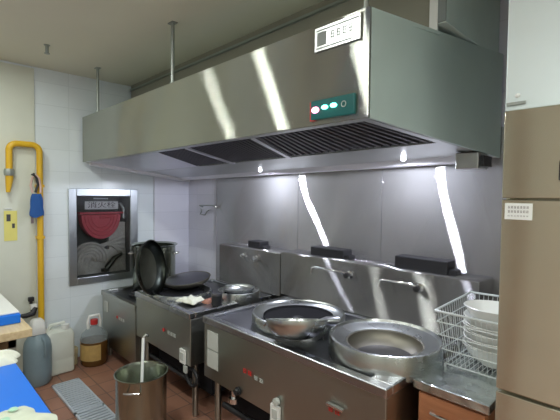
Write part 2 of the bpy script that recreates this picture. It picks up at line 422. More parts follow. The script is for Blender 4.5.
under(-4.0, -.86, 1.906, 2.30, .004, .012, M['hood_edge'], 'rear_plate', -4.0, -.79)
m = BM(); hexa(m, [Vector((-3.98, 2.335, 1.762)), Vector((-.93, 2.335, 1.800)), Vector((-.93, 2.42, 1.800)), Vector((-3.98, 2.42, 1.762)),
                   Vector((-3.98, 2.285, 1.815)), Vector((-.93, 2.285, 1.855)), Vector((-.93, 2.42, 1.855)), Vector((-3.98, 2.42, 1.815))]); obj('grease_gutter', m, M['rail'], hood, bevel=.002)  # gutter whitened and its front slanted to look brightly lit
m = BM(); box(m, -.885, -.765, 2.18, 2.32, 1.752, 1.838); obj('junction_box', m, M['hood_edge'], hood, bevel=.006)
m = BM(); box(m, -.765, -.745, 2.2, 2.32, 1.765, 1.82); obj('junction_cover', m, M['black'], hood)
# control display
m = BM(); box(m, -1.140, -.915, 1.288, 1.2995, 1.922, 2.002); disp = obj('control_display', m, M['teal'], hood, bevel=.002)
m = BM(); box(m, -1.146, -1.122, 1.2895, 1.2995, 1.919, 2.000); obj('red_edge', m, M['red'], disp)
for i, (x, z) in enumerate(((-1.112, 1.962), (-1.061, 1.967), (-1.015, 1.968))):
    m = BM(); w, h = (.019, .013) if i == 0 else (.016, .009)
    lathe(m, [(0, -.004), (.9, -.004), (1, 0), (.9, .004), (0, .004)], 20, Matrix.Translation((x, 1.285, z)) @ Matrix.Rotation(PI / 2, 4, 'X') @ Matrix.Diagonal((w, h, 1, 1)))
    obj('indicator_light', m, M['led_red'] if i == 0 else M['led_green'], disp, smooth=True)
m = BM(); tube(m, [(-.965 + .011 * math.cos(a), 1.286, 1.966 + .011 * math.sin(a)) for a in [2 * PI * i / 16 for i in range(16)]], .0015, 6, closed=True)
obj('dial_ring', m, M['sticker'], disp)
# maker's plate
m = BM(); box(m, -1.125, -.895, 1.290, 1.2995, 2.205, 2.303); mp = obj('name_plate', m, M['hood_edge'], hood, bevel=.001)
m = BM(); box(m, -1.110, -1.062, 1.2885, 1.2902, 2.226, 2.282); obj('square_emblem', m, M['faint'], mp)
m = BM(); glyphs(m, -1.045, 2.243, .12, .030, 4, 1.2900, seed=3); obj('lettering', m, M['faint'], mp)
m = BM(); box(m, -1.115, -.9, 1.2888, 1.29, 2.287, 2.292); box(m, -1.115, -.93, 1.2888, 1.29, 2.214, 2.219); obj('plate_line', m, M['faint'], mp)
# lamps under the hood
for (x, y) in ((-2.50, 2.20), (-1.20, 2.20)):
    m = BM(); zz = hb(x, y).z
    lathe(m, [(0, zz - .022), (.010, zz - .019), (.015, zz - .010), (.012, zz + .002), (0, zz + .003)], 16, cx=x, cy=y); obj('lamp', m, M['bulb'], hood, smooth=True)

# hanger rods
def rod(x, y, z0, label, r=.012):
    t = thing('hanger_rod', label, 'hanger rod', (x, y, z0), group='threaded rods holding the hood')
    m = BM(); tube(m, [(0, 0, 0), (0, 0, ZC - z0)], r, 10); obj('shaft', m, M['rod'], t, smooth=True)
    m = BM(); box(m, -.03, .03, -.02, .02, ZC - z0 - .006, ZC - z0); obj('ceiling_plate', m, M['rod'], t)
    m = BM(); lathe(m, [(0, 0), (.02, 0), (.02, .02), (0, .02)], 6); obj('nut', m, M['rod'], t)
rod(-3.72, 1.33, 2.315, 'leftmost grey hanger rod between the ceiling and the hood')
rod(-2.39, 1.33, 2.315, 'middle grey hanger rod between the ceiling and the hood')
rod(-.905, 1.34, 2.315, 'hanger rod at the front right corner of the hood', .010)
# sprinkler
t = thing('sprinkler_head', 'small grey fire sprinkler on the ceiling at the upper left', 'sprinkler', (-3.43, .856, ZC))
m = BM(); lathe(m, [(0, 0), (.022, 0), (.022, -.004), (.012, -.008), (.012, -.06), (0, -.06)], 16); obj('pipe_stub', m, M['rod'], t, smooth=True)
m = BM(); lathe(m, [(0, -.06), (.02, -.062), (.02, -.066), (0, -.068)], 12); obj('deflector', m, M['rod'], t)

# ------------------------------------------------------------------ ranges
def sheet_sign(parent, x0, x1, z0, z1, mat, name, y=YF - .003):
    m = BM(); box(m, x0, x1, y, YF + .001, z0, z1); return obj(name, m, mat, parent, bevel=.001)
def leg(parent, x, y, z, r=.022):
    m = BM(); tube(m, [(x, y, .03), (x, y, z)], r, 12); lathe(m, [(0, 0), (r * .9, 0), (r * 1.1, .012), (r * .8, .035), (0, .035)], 12, cx=x, cy=y)
    obj('leg', m, M['stove'], parent, smooth=True)

def range_body(parent, x0, x1, zt, zb, yb=2.24, lip=.045):
    m = BM(); box(m, x0 + .006, x1 - .006, YF + .004, yb, zb, zt - .045); obj('body', m, M['stove'], parent, bevel=.004)
    # top: rim with sunken tray
    m = BM()
    box(m, x0, x1, YF - .008, YF + lip, zt - .045, zt); box(m, x0, x1, yb - .04, yb, zt - .045, zt)
    box(m, x0, x0 + .05, YF + lip, yb - .04, zt - .045, zt); box(m, x1 - .11, x1, YF + lip, yb - .04, zt - .045, zt)
    obj('top_rim', m, M['stove_top'], parent, bevel=.007, bseg=3)
    m = BM(); box(m, x0 + .03, x1 - .03, 1.66, 2.10, .12, zb - .001); obj('under_shade_box', m, M['dark'], parent)  # added black box, stands for the deep shade under the range
    m = BM(); box(m, x0 + .05, x1 - .11, YF + lip, yb - .04, zt - .040, zt - .020); obj('sunken_tray', m, M['tray'], parent)

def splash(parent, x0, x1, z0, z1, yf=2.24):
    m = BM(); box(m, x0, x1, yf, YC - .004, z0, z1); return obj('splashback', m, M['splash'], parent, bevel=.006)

def flue(parent, x0, x1, z0, z1, label=None):
    m = BM(); box(m, x0, x1, 2.29, 2.40, z0, z1); o = obj('flue_box', m, M['black'], parent, bevel=.006)
    m = BM(); box(m, x1 - .001, x1 + .045, 2.30, 2.38, z0, z0 + (z1 - z0) * .42); obj('flue_outlet', m, M['black'], o, bevel=.004)
    return o

def faucet(x0, x1, z, label, d=.10, flip=False):
    t = thing('swing_faucet', label, 'faucet', (x1 if not flip else x0, 2.24, z))
    L_ = (x0 - x1) if not flip else (x1 - x0)
    m = BM(); lathe(m, [(0, 0), (.026, 0), (.026, .008), (.014, .012), (.014, .035), (0, .035)], 16, Matrix.Rotation(PI / 2, 4, 'X')); obj('valve_body', m, M['chrome'], t, smooth=True)
    m = BM(); lathe(m, [(0, .035), (.02, .037), (.02, .055), (0, .058)], 6, Matrix.Rotation(PI / 2, 4, 'X')); obj('handle', m, M['black'], t)
    m = BM(); tube(m, [(0, -.03, 0), (0, -.045, .012), (L_ * .15, -.055, .022), (L_ * .9, -.075, .024), (L_ * .98, -.077, .016), (L_, -.078, -.022)], .0095, 10); obj('spout', m, M['chrome'], t, smooth=True)
    return t

# --- main double wok range
X0, X1 = -2.215, -.845
rc = thing('wok_range', 'large stainless steel double wok range in the foreground beside the drawer unit', 'wok range', (0, 0, 0), group='stainless cooking ranges')
range_body(rc, X0, X1, .80, .395)
splash(rc, -2.285, -.762, .80, 1.147)
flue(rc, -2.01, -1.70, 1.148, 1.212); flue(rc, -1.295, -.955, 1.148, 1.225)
for x in (X0 + .06, X1 - .06):
    for y in (YF + .08, 2.15): leg(rc, x, y, .40)
sheet_sign(rc, -2.165, -2.045, .60, .716, M['sticker'], 'dial_panel'); sheet_sign(rc, -2.165, -2.045, .478, .592, M['sticker'], 'dial_panel')
m = BM(); glyphs(m, -1.80, .556, .09, .026, 2, YF, .003, 5); obj('red_lettering', m, M['red'], rc)
m = BM(); glyphs(m, -1.70, .548, .09, .022, 2, YF, .003, 6); obj('grey_lettering', m, M['sticker'], rc)
m = BM(); lathe(m, [(0, 0), (.026, 0), (.026, .006), (.020, .008), (.018, .024), (0, .026)], 20, Matrix.Translation((-1.84, YF, .425)) @ Matrix.Rotation(PI / 2, 4, 'X')); obj('knob', m, M['black'], rc, smooth=True)
k = sheet_sign(rc, -1.545, -1.475, .365, .472, M['white_plastic'], 'switch_plate', YF - .012)
m = BM(); box(m, -1.528, -1.492, YF - .016, YF - .011, .40, .45); obj('rocker', m, M['sticker'], k)
m = BM(); lathe(m, [(0, 0), (.02, 0), (.02, .02), (0, .022)], 14, Matrix.Translation((-1.50, YF, .495)) @ Matrix.Rotation(PI / 2, 4, 'X')); obj('push_knob', m, M['sticker'], rc)
m = BM(); glyphs(m, -1.16, .585, .08, .024, 2, YF, .003, 8); obj('red_lettering', m, M['red'], rc)
m = BM(); box(m, -1.155, -1.06, YF - .02, YF, .618, .63); obj('trim_bar', m, M['chrome'], rc, bevel=.002)
# pipes below
m = BM(); tube(m, [(X0 + .1, 1.56, .20), (X1 - .1, 1.56, .20)], .02, 10); obj('gas_pipe', m, M['black'], rc, smooth=True)  # pipe coloured black to sink into the shade below the body
m = BM(); tube(m, [(-1.93, 1.50, .33), (-1.93, 1.50, .40)], .018, 10); lathe(m, [(0, 0), (.035, 0), (.035, .03), (0, .03)], 12, Matrix.Translation((-1.93, 1.50, .31))); obj('gas_valve', m, M['chrome'], rc, smooth=True)

def wok_ring(parent, cx, cy, R, z0, z1, inner, name='cast_ring'):
    m = BM()
    prof = [(R, z0), (R * 1.0, z1 - .012), (R * .985, z1), (R * .955, z1 + .002), (R * .93, z1 - .012), (inner + .02, z1 - .024), (inner, z1 - .032), (inner, z0 + .002), (R - .01, z0)]
    lathe(m, prof + [prof[0]], 56, cx=cx, cy=cy)
    return obj(name, m, M['ring'], parent, smooth=True)

# right ring with a wok sunk in it
RC = (-1.065, 1.80)
wok_ring(rc, RC[0] - .0, RC[1], .285, .775, .885, .196)
WP = Matrix.Translation
m = BM(); lathe(m, bowl_profile(.192, .11, .005), 48, WP((RC[0], RC[1], .735)))
tag(obj('wok', m, M['wok_in'], smooth=True), 'brown worn wok set in the right ring of the double range', 'wok')
# left ring, open burner
LC = (-1.70, 1.83)
wok_ring(rc, LC[0], LC[1], .295, .775, .865, .225)
m = BM(); lathe(m, [(0, .80), (.10, .80), (.215, .83), (.222, .845), (.222, .79), (0, .785)], 40, cx=LC[0], cy=LC[1]); obj('burner_pit', m, M['dark'], rc, smooth=True)
m = BM(); lathe(m, [(0, .80), (.04, .80), (.05, .815), (.03, .83), (0, .83)], 20, cx=LC[0], cy=LC[1]); obj('burner', m, M['black'], rc, smooth=True)
# wok resting over the front of the left ring
t = thing('wok', 'small steel wok resting on the front edge of the left ring', 'wok', (-1.455, 1.555, .815))
T = Matrix.Rotation(math.radians(15), 4, Vector((-.70, -.71, 0))) 
m = BM(); lathe(m, bowl_profile(.168, .105, .004), 48, T); obj('bowl', m, M['ring'], t, smooth=True)
m = BM(); tube(m, [T @ Vector(p) for p in ((.03, .165, .092), (.05, .20, .098), (.08, .26, .10))], [.018, .026, .029], 16); obj('handle', m, M['stove_top'], t, smooth=True)
m = BM(); tube(m, [T @ Vector(p) for p in ((-.15, -.05, .09), (-.18, -.06, .075), (-.17, -.085, .07), (-.13, -.10, .085))], .006, 8); obj('loop_handle', m, M['chrome'], t, smooth=True)

# --- second range (left of the gap)
rb = thing('wok_range', 'single stainless steel wok range left of the gap, behind the stock pot', 'wok range', (0, 0, 0), group='stainless cooking ranges')
B0, B1 = -3.245, -2.375
range_body(rb, B0, B1, .775, .395, lip=.04)
splash(rb, -3.13, -2.292, .775, 1.128)
flue(rb, -2.76, -2.60, 1.129, 1.19)
for x in (B0 + .06, B1 - .06):
    for y in (YF + .08, 2.15): leg(rb, x, y, .40)
wok_ring(rb, -2.51, 1.99, .17, .755, .835, .13)
m = BM(); lathe(m, [(0, .765), (.12, .775), (.128, .80), (.128, .76), (0, .758)], 30, cx=-2.51, cy=1.99); obj('burner_pit', m, M['dark'], rb, smooth=True)
wok_ring(rb, -2.93, 1.72, .245, .755, .80, .19)
m = BM(); lathe(m, [(0, .762), (.18, .772), (.187, .79), (.187, .758), (0, .756)], 30, cx=-2.93, cy=1.72); obj('burner_pit', m, M['dark'], rb, smooth=True)
m = BM(); lathe(m, [(0, 0), (.014, 0), (.014, .004), (0, .004)], 14, Matrix.Translation((-2.755, YF, .566)) @ Matrix.Rotation(PI / 2, 4, 'X')); obj('red_emblem', m, M['red'], rb)
m = BM(); glyphs(m, -2.70, .55, .13, .026, 3, YF, .003, 11); obj('grey_lettering', m, M['sticker'], rb)
k = sheet_sign(rb, -2.50, -2.43, .40, .50, M['white_plastic'], 'switch_plate', YF - .012)
m = BM(); box(m, -2.485, -2.445, YF - .016, YF - .011, .425, .478); obj('rocker', m, M['sticker'], k)
m = BM(); box(m, -2.445, -2.41, YF - .014, YF, .345, .392); obj('label_tag', m, M['sticker'], rb)
m = BM(); tube(m, [(-2.42 + .07 * math.cos(a), 1.50, .30 + .06 * math.sin(a)) for a in [2 * PI * i / 24 for i in range(24)]], .012, 8, closed=True); obj('gas_hose', m, M['black'], rb, smooth=True)
m = BM(); tube(m, [(B0 + .08, 1.56, .22), (B1 - .05, 1.56, .22)], .018, 10); obj('gas_pipe', m, M['black'], rb, smooth=True)  # blackened like the other pipe, shade put into its colour

# --- low stock-pot stove by the left wall
ra = thing('stock_pot_stove', 'low steel stock pot stove in the corner beside the oil jug', 'stove', (0, 0, 0), group='stainless cooking ranges')
m = BM(); box(m, -4.0, -3.26, YF + .004, 2.2, .12, .60); obj('body', m, M['stove'], ra, bevel=.004)
m = BM(); box(m, -4.01, -3.25, YF - .006, YF + .04, .60, .648); box(m, -4.01, -3.25, 2.16, 2.2, .60, .648); box(m, -4.01, -3.96, YF + .04, 2.16, .60, .648); box(m, -3.30, -3.25, YF + .04, 2.16, .60, .648)
obj('top_rim', m, M['stove'], ra, bevel=.005)
m = BM(); box(m, -3.96, -3.30, YF + .04, 2.16, .60, .625); obj('sunken_tray', m, M['tray'], ra)
m = BM(); tube(m, [(-3.63 + .2 * math.cos(a), 1.8 + .2 * math.sin(a), .642) for a in [2 * PI * i / 32 for i in range(32)]], .014, 8, closed=True)
for i in range(6):
    a = i * PI / 3; tube(m, [(-3.63 + .06 * math.cos(a), 1.8 + .06 * math.sin(a), .642), (-3.63 + .2 * math.cos(a), 1.8 + .2 * math.sin(a), .642)], .009, 6)
obj('pan_support', m, M['black'], ra)
for x in (-3.95, -3.32):
    for y in (YF + .06, 2.12): leg(ra, x, y, .13)
m = BM(); box(m, -3.93, -3.86, YF - .008, YF + .005, .46, .555); obj('label_tag', m, M['sticker'], ra)
m = BM(); lathe(m, [(0, 0), (.014, 0), (.014, .004), (0, .004)], 14, Matrix.Translation((-3.64, YF + .004, .46)) @ Matrix.Rotation(PI / 2, 4, 'X')); obj('red_emblem', m, M['red'], ra)
m = BM(); glyphs(m, -3.61, .445, .13, .026, 3, YF + .004, .003, 12); obj('grey_lettering', m, M['sticker'], ra)

# faucets and valves on the splashbacks
faucet(-1.885, -1.600, 1.062, 'thin wall faucet swung left below the left flue box of the double range')
faucet(-1.325, -1.095, 1.060, 'bright wall faucet swung right below the right flue box', flip=False)
t = thing('gas_tap', 'pair of small round taps on the splashback of the single range', 'tap', (-2.66, 2.24, 1.06))
for dx in (-.09, .09):
    m = BM(); lathe(m, [(0, 0), (.022, 0), (.022, .012), (.012, .016), (.012, .04), (0, .042)], 14, Matrix.Translation((dx, 0, 0)) @ Matrix.Rotation(PI / 2, 4, 'X')); obj('valve', m, M['chrome'], t, smooth=True)
m = BM(); tube(m, [(-.09, -.045, -.012), (-.02, -.075, .0)], .008, 8); obj('lever', m, M['chrome'], t, smooth=True)
m = BM(); tube(m, [(.09, -.045, .012), (.12, -.07, -.014)], .008, 8); obj('lever', m, M['chrome'], t, smooth=True)

# --- tall steamer pot standing behind the black wok
t = thing('steamer_pot', 'tall thin steel pot standing behind the upright black wok', 'pot', (-3.78, 1.90, .658))
M4 = None
m = BM(); prof = [(0, 0), (.203, 0), (.208, .006), (.208, .41), (.228, .427), (.231, .433), (.225, .435), (.202, .421), (.202, .008), (0, .008)]
lathe(m, prof, 44); obj('pot_body', m, M['pot'], t, smooth=True)
for s in (0.9, -2.2):
    m = BM(); p = [(.205 * math.cos(s + a) + .0, .205 * math.sin(s + a), .34) for a in (-.18,)]
    q = [(.205, -.05, .34), (.24, -.05, .345), (.245, 0, .345), (.24, .05, .345), (.205, .05, .34)]
    tube(m, [Matrix.Rotation(s, 3, 'Z') @ Vector(v) for v in q], .006, 8); obj('handle', m, M['chrome'], t, smooth=True)

# --- black wok standing on its rim against the pot
t = thing('wok', 'black iron wok standing upright on edge against the tall pot', 'wok', (-3.08, 1.49, .757))
M4 = Matrix.Translation((0, 0, .232)) @ Matrix.Rotation(math.radians(37), 4, 'Z') @ Matrix.Rotation(math.radians(81), 4, 'Y') @ Matrix.Translation((0, 0, -.05))
m = BM(); lathe(m, bowl_profile(.226, .10, .004), 48, M4); obj('bowl', m, M['wok_black'], t, smooth=True)
m = BM(); lathe(m, [(0, .0045), (.05, .0075), (.10, .0165), (.15, .031), (.17, .040)], 36, M4); obj('patina', m, M['wok_patina'], t, smooth=True)
m = BM(); tube(m, [M4 @ Vector((x, y, z)) for x, y, z in ((.0, -.195, .085), (.02, -.24, .095), (.06, -.235, .095), (.07, -.205, .09))], .006, 8); obj('loop_handle', m, M['wok_black'], t, smooth=True)

# flat wok lying to the right, with a pale rag and a board of tools
t = thing('wok', 'shallow dull wok lying flat behind the rag on the single range', 'wok', (-3.06, 1.86, .785))
m = BM(); lathe(m, bowl_profile(.20, .075, .004), 40, Matrix.Rotation(math.radians(8), 4, 'X')); obj('bowl', m, M['wok_in'], t, smooth=True)
m = BM(); lathe(m, [(0, .09), (.10, .088), (.19, .078), (.192, .074), (.1, .084), (0, .086)], 40, Matrix.Rotation(math.radians(8), 4, 'X')); obj('lid', m, M['tray'], t, smooth=True)

def rag(name, cx, cy, cz, sx, sy, sz, mat, label, cat, seed=1, rz=0, n=26, group=None):
    rnd = random.Random(seed); m = BM()
    fs = [(rnd.uniform(4, 14), rnd.uniform(4, 14), rnd.uniform(0, 6), rnd.uniform(.25, 1)) for _ in range(5)]
    top, bot = [], []
    for i in range(n):
        rt, rb_ = [], []
        for j in range(n):
            u, v = i / (n - 1) * 2 - 1, j / (n - 1) * 2 - 1
            wob = 1 + .10 * math.sin(3 * math.atan2(v, u) + seed) + .06 * math.sin(7 * math.atan2(v, u))
            h = sum(a * math.sin(fx * u + fy * v + ph) for fx, fy, ph, a in fs) / 5
            e = max(0, 1 - max(abs(u), abs(v)) ** 4)
            z = sz * e * (.55 + .45 * h)
            rt.append(m.verts.new((u * sx * wob, v * sy * wob, z + .004))); rb_.append(m.verts.new((u * sx * wob, v * sy * wob, 0)))
        top.append(rt); bot.append(rb_)
    for i in range(n - 1):
        for j in range(n - 1):
            m.faces.new((top[i][j], top[i + 1][j], top[i + 1][j + 1], top[i][j + 1])); m.faces.new((bot[i][j], bot[i][j + 1], bot[i + 1][j + 1], bot[i + 1][j]))
    for i in range(n - 1):
        for A, B_, C_, D_ in ((top[i][0], bot[i][0], bot[i + 1][0], top[i + 1][0]), (top[i][-1], top[i + 1][-1], bot[i + 1][-1], bot[i][-1]),
                              (top[0][i], top[0][i + 1], bot[0][i + 1], bot[0][i]), (top[-1][i], bot[-1][i], bot[-1][i + 1], top[-1][i + 1])):
            m.faces.new((A, B_, C_, D_))
    o = obj(name, m, mat, smooth=True); o.location = (cx, cy, cz); o.rotation_euler = (0, 0, rz)
    tag(o, label, cat, group); return o
rag('folded_rag', -2.66, 1.64, .776, .085, .075, .045, M['cloth'], 'pale crumpled rag on the front right of the single range', 'rag', 4, .3)
rag('folded_rag', -2.53, 1.72, .776, .035, .05, .04, M['copper'], 'terracotta coloured rag tucked beside the pale one', 'rag', 6, .2)
t = thing('seasoning_tin', 'small dark tin between the two ranges beside the rags', 'tin', (-2.43, 1.72, .776))
m = BM(); lathe(m, [(0, 0), (.038, 0), (.040, .004), (.040, .075), (0, .075)], 24); obj('tin_body', m, M['black'], t, smooth=True)
m = BM(); lathe(m, [(0, .075), (.042, .075), (.042, .088), (.038, .092), (0, .092)], 24); obj('lid', m, M['tray'], t, smooth=True)
# pan lying in the small ring
m = BM(); lathe(m, bowl_profile(.125, .05, .003), 36, Matrix.Translation((-2.51, 1.99, .80)))
tag(obj('wok', m, M['ring'], smooth=True), 'small shiny pan in the rear ring of the single range', 'wok')

# wall hook in the corner
t = thing('wall_rack', 'small wire tap bracket on the wall near the left corner', 'bracket', (-3.62, YC - .001, 1.44))
m = BM(); tube(m, [(-.15, .015, .02), (-.15, -.03, .04), (.10, -.03, .045), (.14, -.03, .035)], .007, 8); obj('bar', m, M['rod'], t, smooth=True)
m = BM(); tube(m, [(-.15, -.01, .0), (-.10, -.035, -.03), (-.14, -.03, -.055), (-.04, -.03, -.062), (.0, -.03, -.02), (-.02, .01, -.01)], .006, 8); obj('hook', m, M['rod'], t, smooth=True)
m = BM(); lathe(m, [(0, -.02), (.014, -.014), (.018, 0), (.014, .014), (0, .02)], 14, Matrix.Translation((.155, -.02, .03))); obj('ball_tap', m, M['chrome'], t, smooth=True)

# ------------------------------------------------------------------ drawer unit beside the range
t = thing('drawer_unit', 'low drawer unit with steel worktop and orange-brown drawer front', 'drawer unit', (0, 0, 0))
m = BM(); box(m, -.815, -.503, 1.625, 2.234, .762, .80); obj('worktop', m, M['counter'], t, bevel=.004)
m = BM(); box(m, -.80, -.52, 1.66, 2.23, .08, .76); box(m, -.80, -.52, 1.70, 2.2, .0, .08); obj('cabinet_body', m, M['red_wood'], t)
for z0, z1 in ((.56, .745), (.34, .55), (.10, .33)):
    m = BM(); box(m, -.797, -.522, 1.642, 1.66, z0, z1); d = obj('drawer', m, M['red_wood'], t, bevel=.003)
    m = BM(); zz = (z0 + z1) / 2 + .03
    tube(m, [(-.735, 1.642, zz), (-.73, 1.618, zz), (-.66, 1.612, zz), (-.595, 1.618, zz), (-.59, 1.642, zz)], .007, 8); obj('handle', m, M['chrome'], d, smooth=True)

# wire basket with bowls
t = thing('wire_basket', 'white wire basket holding stacked bowls on the steel worktop', 'basket', (0, 0, 0))
def lerp(a, c, u): return Vector(a) + (Vector(c) - Vector(a)) * u
tb = [Vector(p) for p in ((-.775, 1.86, .815), (-.475, 1.86, .815), (-.475, 2.17, .815), (-.775, 2.17, .815))]
tt = [Vector(p) for p in ((-.805, 1.80, 1.072), (-.445, 1.80, 1.072), (-.445, 2.225, 1.10), (-.80, 2.225, 1.09))]
def ringline(u): return [lerp(tb[i], tt[i], u) for i in range(4)]
for side in range(4):
    m = BM(); a0, a1, c0, c1 = tb[side], tb[(side + 1) % 4], tt[side], tt[(side + 1) % 4]
    for u, r in ((.0, .003), (.28, .0026), (.55, .0026), (.80, .003)):
        tube(m, [lerp(a0, c0, u), lerp(a1, c1, u)], r, 6)
    n = 16
    for i in range(1, n): tube(m, [lerp(a0, a1, i / n), lerp(c0, c1, i / n)], .0013, 5)
    obj('wire_side', m, M['wire'], t)
m = BM()
for i in range(4): tube(m, [tt[i], tt[(i + 1) % 4]], .0055, 8)
obj('rim', m, M['wire'], t)
m = BM()
for i in range(1, 14): tube(m, [lerp(tb[0], tb[1], i / 14), lerp(tb[3], tb[2], i / 14)], .0015, 5)
for i in range(4): lathe(m, [(0, 0), (.006, 0), (.006, .014), (0, .014)], 8, cx=tb[i].x, cy=tb[i].y, M4=Matrix.Translation((0, 0, .8003)))
obj('wire_bottom', m, M['wire'], t)

bowl_me = None
def bowl(x, y, z, label, tilt=(0, 0), s=1.0):
    global bowl_me
    if bowl_me is None:
        m = BM(); prof = [(0, .004), (.05, .004), (.052, 0), (.056, 0), (.058, .006), (.085, .022), (.112, .048), (.130, .080), (.134, .083), (.131, .085), (.127, .082), (.108, .051), (.082, .027), (.055, .012), (0, .010)]
        lathe(m, prof, 44); o = obj('bowl', m, M['white'], smooth=True); bowl_me = o.data
    else:
        o = bpy.data.objects.new('bowl', bowl_me); COL.objects.link(o)
    o.location = (x, y, z); o.rotation_euler = (tilt[0], tilt[1], 0); o.scale = (s, s, s)
    tag(o, label, 'bowl', 'white bowls stacked in the wire basket'); return o
N_B = 11
for i in range(N_B):
    if i == N_B - 1: lab = 'white bowl at the very top of the stack, wide open rim showing'
    elif i == N_B - 2: lab = 'white bowl just beneath the topmost one, tilted'
    elif i == 0: lab = 'lowest white bowl of the stack, its smooth underside showing'
    else: lab = 'one of the middle white bowls nested in the stack'
    z = .822 + i * .0160
    bowl(-.600 + (.006 if i % 2 else 0), 2.0, z + (.02 if i == N_B - 1 else 0), lab, (math.radians(2 if i % 2 else -2), math.radians(1.5 * (i % 3 - 1))), 1.07)

# ------------------------------------------------------------------ fridge and boxing
FX, FY = -.432, 1.45
t = thing('upright_fridge', 'tall stainless steel commercial fridge at the right edge', 'fridge', (0, 0, 0))
m = BM(); box(m, FX, .80, FY + .05, 2.2, .12, 1.885); obj('cabinet', m, M['fridge'], t)
m = BM(); box(m, FX, .80, FY, FY + .05, 1.600, 1.885); hp_ = obj('header_panel', m, M['fridge'], t, bevel=.003)
m = BM(); box(m, -.275, -.10, FY - .008, FY, 1.655, 1.715); obj('thermostat', m, M['black'], hp_, bevel=.002)
m = BM(); glyphs(m, -.25, 1.67, .1, .025, 4, FY - .008, .001, 21); obj('thermostat_digits', m, M['led_red'], hp_)
for x0, x1 in ((FX, .181), (.187, .80)):
    for z0, z1 in ((.958, 1.594), (.15, .948)):
        m = BM(); box(m, x0, x1, FY, FY + .05, z0, z1); d = obj('door', m, M['fridge'], t, bevel=.004)
        hx = x1 - .06 if x0 < 0 else x0 + .03
        m = BM(); box(m, hx, hx + .03, FY - .02, FY, z0 + .2, z0 + .42); obj('handle', m, M['black'], d, bevel=.005)
        if x0 < 0 and z0 > .9:
            m = BM(); box(m, -.421, -.342, FY - .002, FY, 1.530, 1.583); s = obj('notice_label', m, M['white_plastic'], d)
            m = BM()
            for r_, hgt in ((1.566, .008), (1.552, .008), (1.540, .004)): glyphs(m, -.413, r_, .062, hgt, 7, FY - .002, .0006, int(r_ * 1000))
            obj('notice_text', m, M['glyph'], s)
for x in (FX + .07, .72):
    for y in (1.56, 2.12): 
        m = BM(); tube(m, [(x, y, 0), (x, y, .12)], .025, 12); obj('leg', m, M['black'], t)
m = BM(); box(m, FX - .004, .80, FY + .02, YB - .03, 1.888, ZC - .001)
tag(obj('boxing_panel', m, M['pale_steel'], bevel=.003), 'pale blue-grey steel boxing above the tall fridge', 'panel')
bx = bpy.data.objects['boxing_panel']
m = BM(); lathe(m, [(0, 0), (.008, 0), (.006, .006), (0, .008)], 12, Matrix.Translation((-.40, FY + .02, 1.935)) @ Matrix.Rotation(PI / 2, 4, 'X')); obj('rivet', m, M['white_plastic'], bx)
m = BM(); box(m, -.43, -.375, FY + .012, FY + .021, 1.905, 1.914); obj('latch', m, M['rod'], bx)

# ------------------------------------------------------------------ hose cabinet in the left wall
t = thing('fire_hose_cabinet', 'recessed steel framed glass cabinet with fire hose in the left wall', 'fire cabinet', (0, 0, 0))
FX0, FX1 = XL - .001, XL + .022
y0, y1, z0, z1 = 1.185, 1.862, .712, 1.645
m = BM()
box(m, FX0, FX1, y0, cy0 + .018, z0, z1); box(m, FX0, FX1, cy1 - .018, y1, z0, z1); box(m, FX0, FX1, cy0 + .018, cy1 - .018, z0, cz0 + .012); box(m, FX0, FX1, cy0 + .018, cy1 - .018, cz1 - .012, z1)
obj('frame', m, M['frame'], t, bevel=.004)
m = BM(); box(m, XL - .29, XL - .27, cy0 + .003, cy1 - .003, cz0 + .003, cz1 - .003)
for (a, c_, d, e) in ((cy0 + .003, cy0 + .015, cz0 + .003, cz1 - .003), (cy1 - .015, cy1 - .003, cz0 + .003, cz1 - .003), (cy0 + .015, cy1 - .015, cz0 + .003, cz0 + .012), (cy0 + .015, cy1 - .015, cz1 - .012, cz1 - .003)):
    box(m, XL - .27, XL - .003, a, c_, d, e)
obj('lining', m, M['lining'], t)
m = BM(); box(m, XL + .004, XL + .008, cy0 + .015, cy1 - .015, cz0 + .01, cz1 - .01); obj('glass_pane', m, M['glass'], t)
m = BM(); box(m, XL - .030, XL - .022, 1.345, 1.672, 1.440, 1.520); pl = obj('sign_plate', m, M['plate'], t, bevel=.003)
text_mesh('sign_lettering', '消火栓', .075, M['glyph'], Matrix.Translation((XL - .0215, 1.508, 1.480)) @ Matrix.Rotation(PI / 2, 4, 'Z') @ Matrix.Rotation(PI / 2, 4, 'X') @ Matrix.Diagonal((1.25, .9, 1, 1)), pl, .0008)
m = BM(); tube(m, [(XL - .03, 1.43, 1.548), (XL - .03, 1.57, 1.548)], .006, 8); obj('small_tube', m, M['white_plastic'], t)
# reel: round red drum seen side on, cut by its bracket at the top
m = BM(); RY, RZ, RR = 1.515, 1.335, .195
pts = [(y, 1.385 + (z - 1.385) * 1.28) for y, z in arc(RY, RZ + .05, RR, PI, 2 * PI, 24)]
vs0 = [m.verts.new((XL - .16, y, z - .0)) for y, z in pts]; vs1 = [m.verts.new((XL - .05, y, z)) for y, z in pts]
m.faces.new(vs0); m.faces.new(list(reversed(vs1)))
for i in range(len(pts)): m.faces.new((vs0[i], vs0[(i + 1) % len(pts)], vs1[(i + 1) % len(pts)], vs1[i]))
reel = obj('hose_reel', m, M['red_hose'], t, bevel=.006)
m = BM()
for rr in (.16, .13, .10): tube(m, [(XL - .048, y, z) for y, z in [(y, 1.38 + (z - 1.38) * 1.28) for y, z in arc(RY, RZ + .045, rr, PI, 2 * PI, 20)]], .008, 6)
tube(m, [(XL - .045, RY - .02, RZ + .02), (XL - .045, RY + .12, RZ + .03)], .014, 8)
obj('coil', m, M['red_hose'], reel)
m = BM(); box(m, XL - .17, XL - .04, 1.305, 1.735, 1.392, 1.410); obj('bracket', m, M['red_hose'], t, bevel=.002)
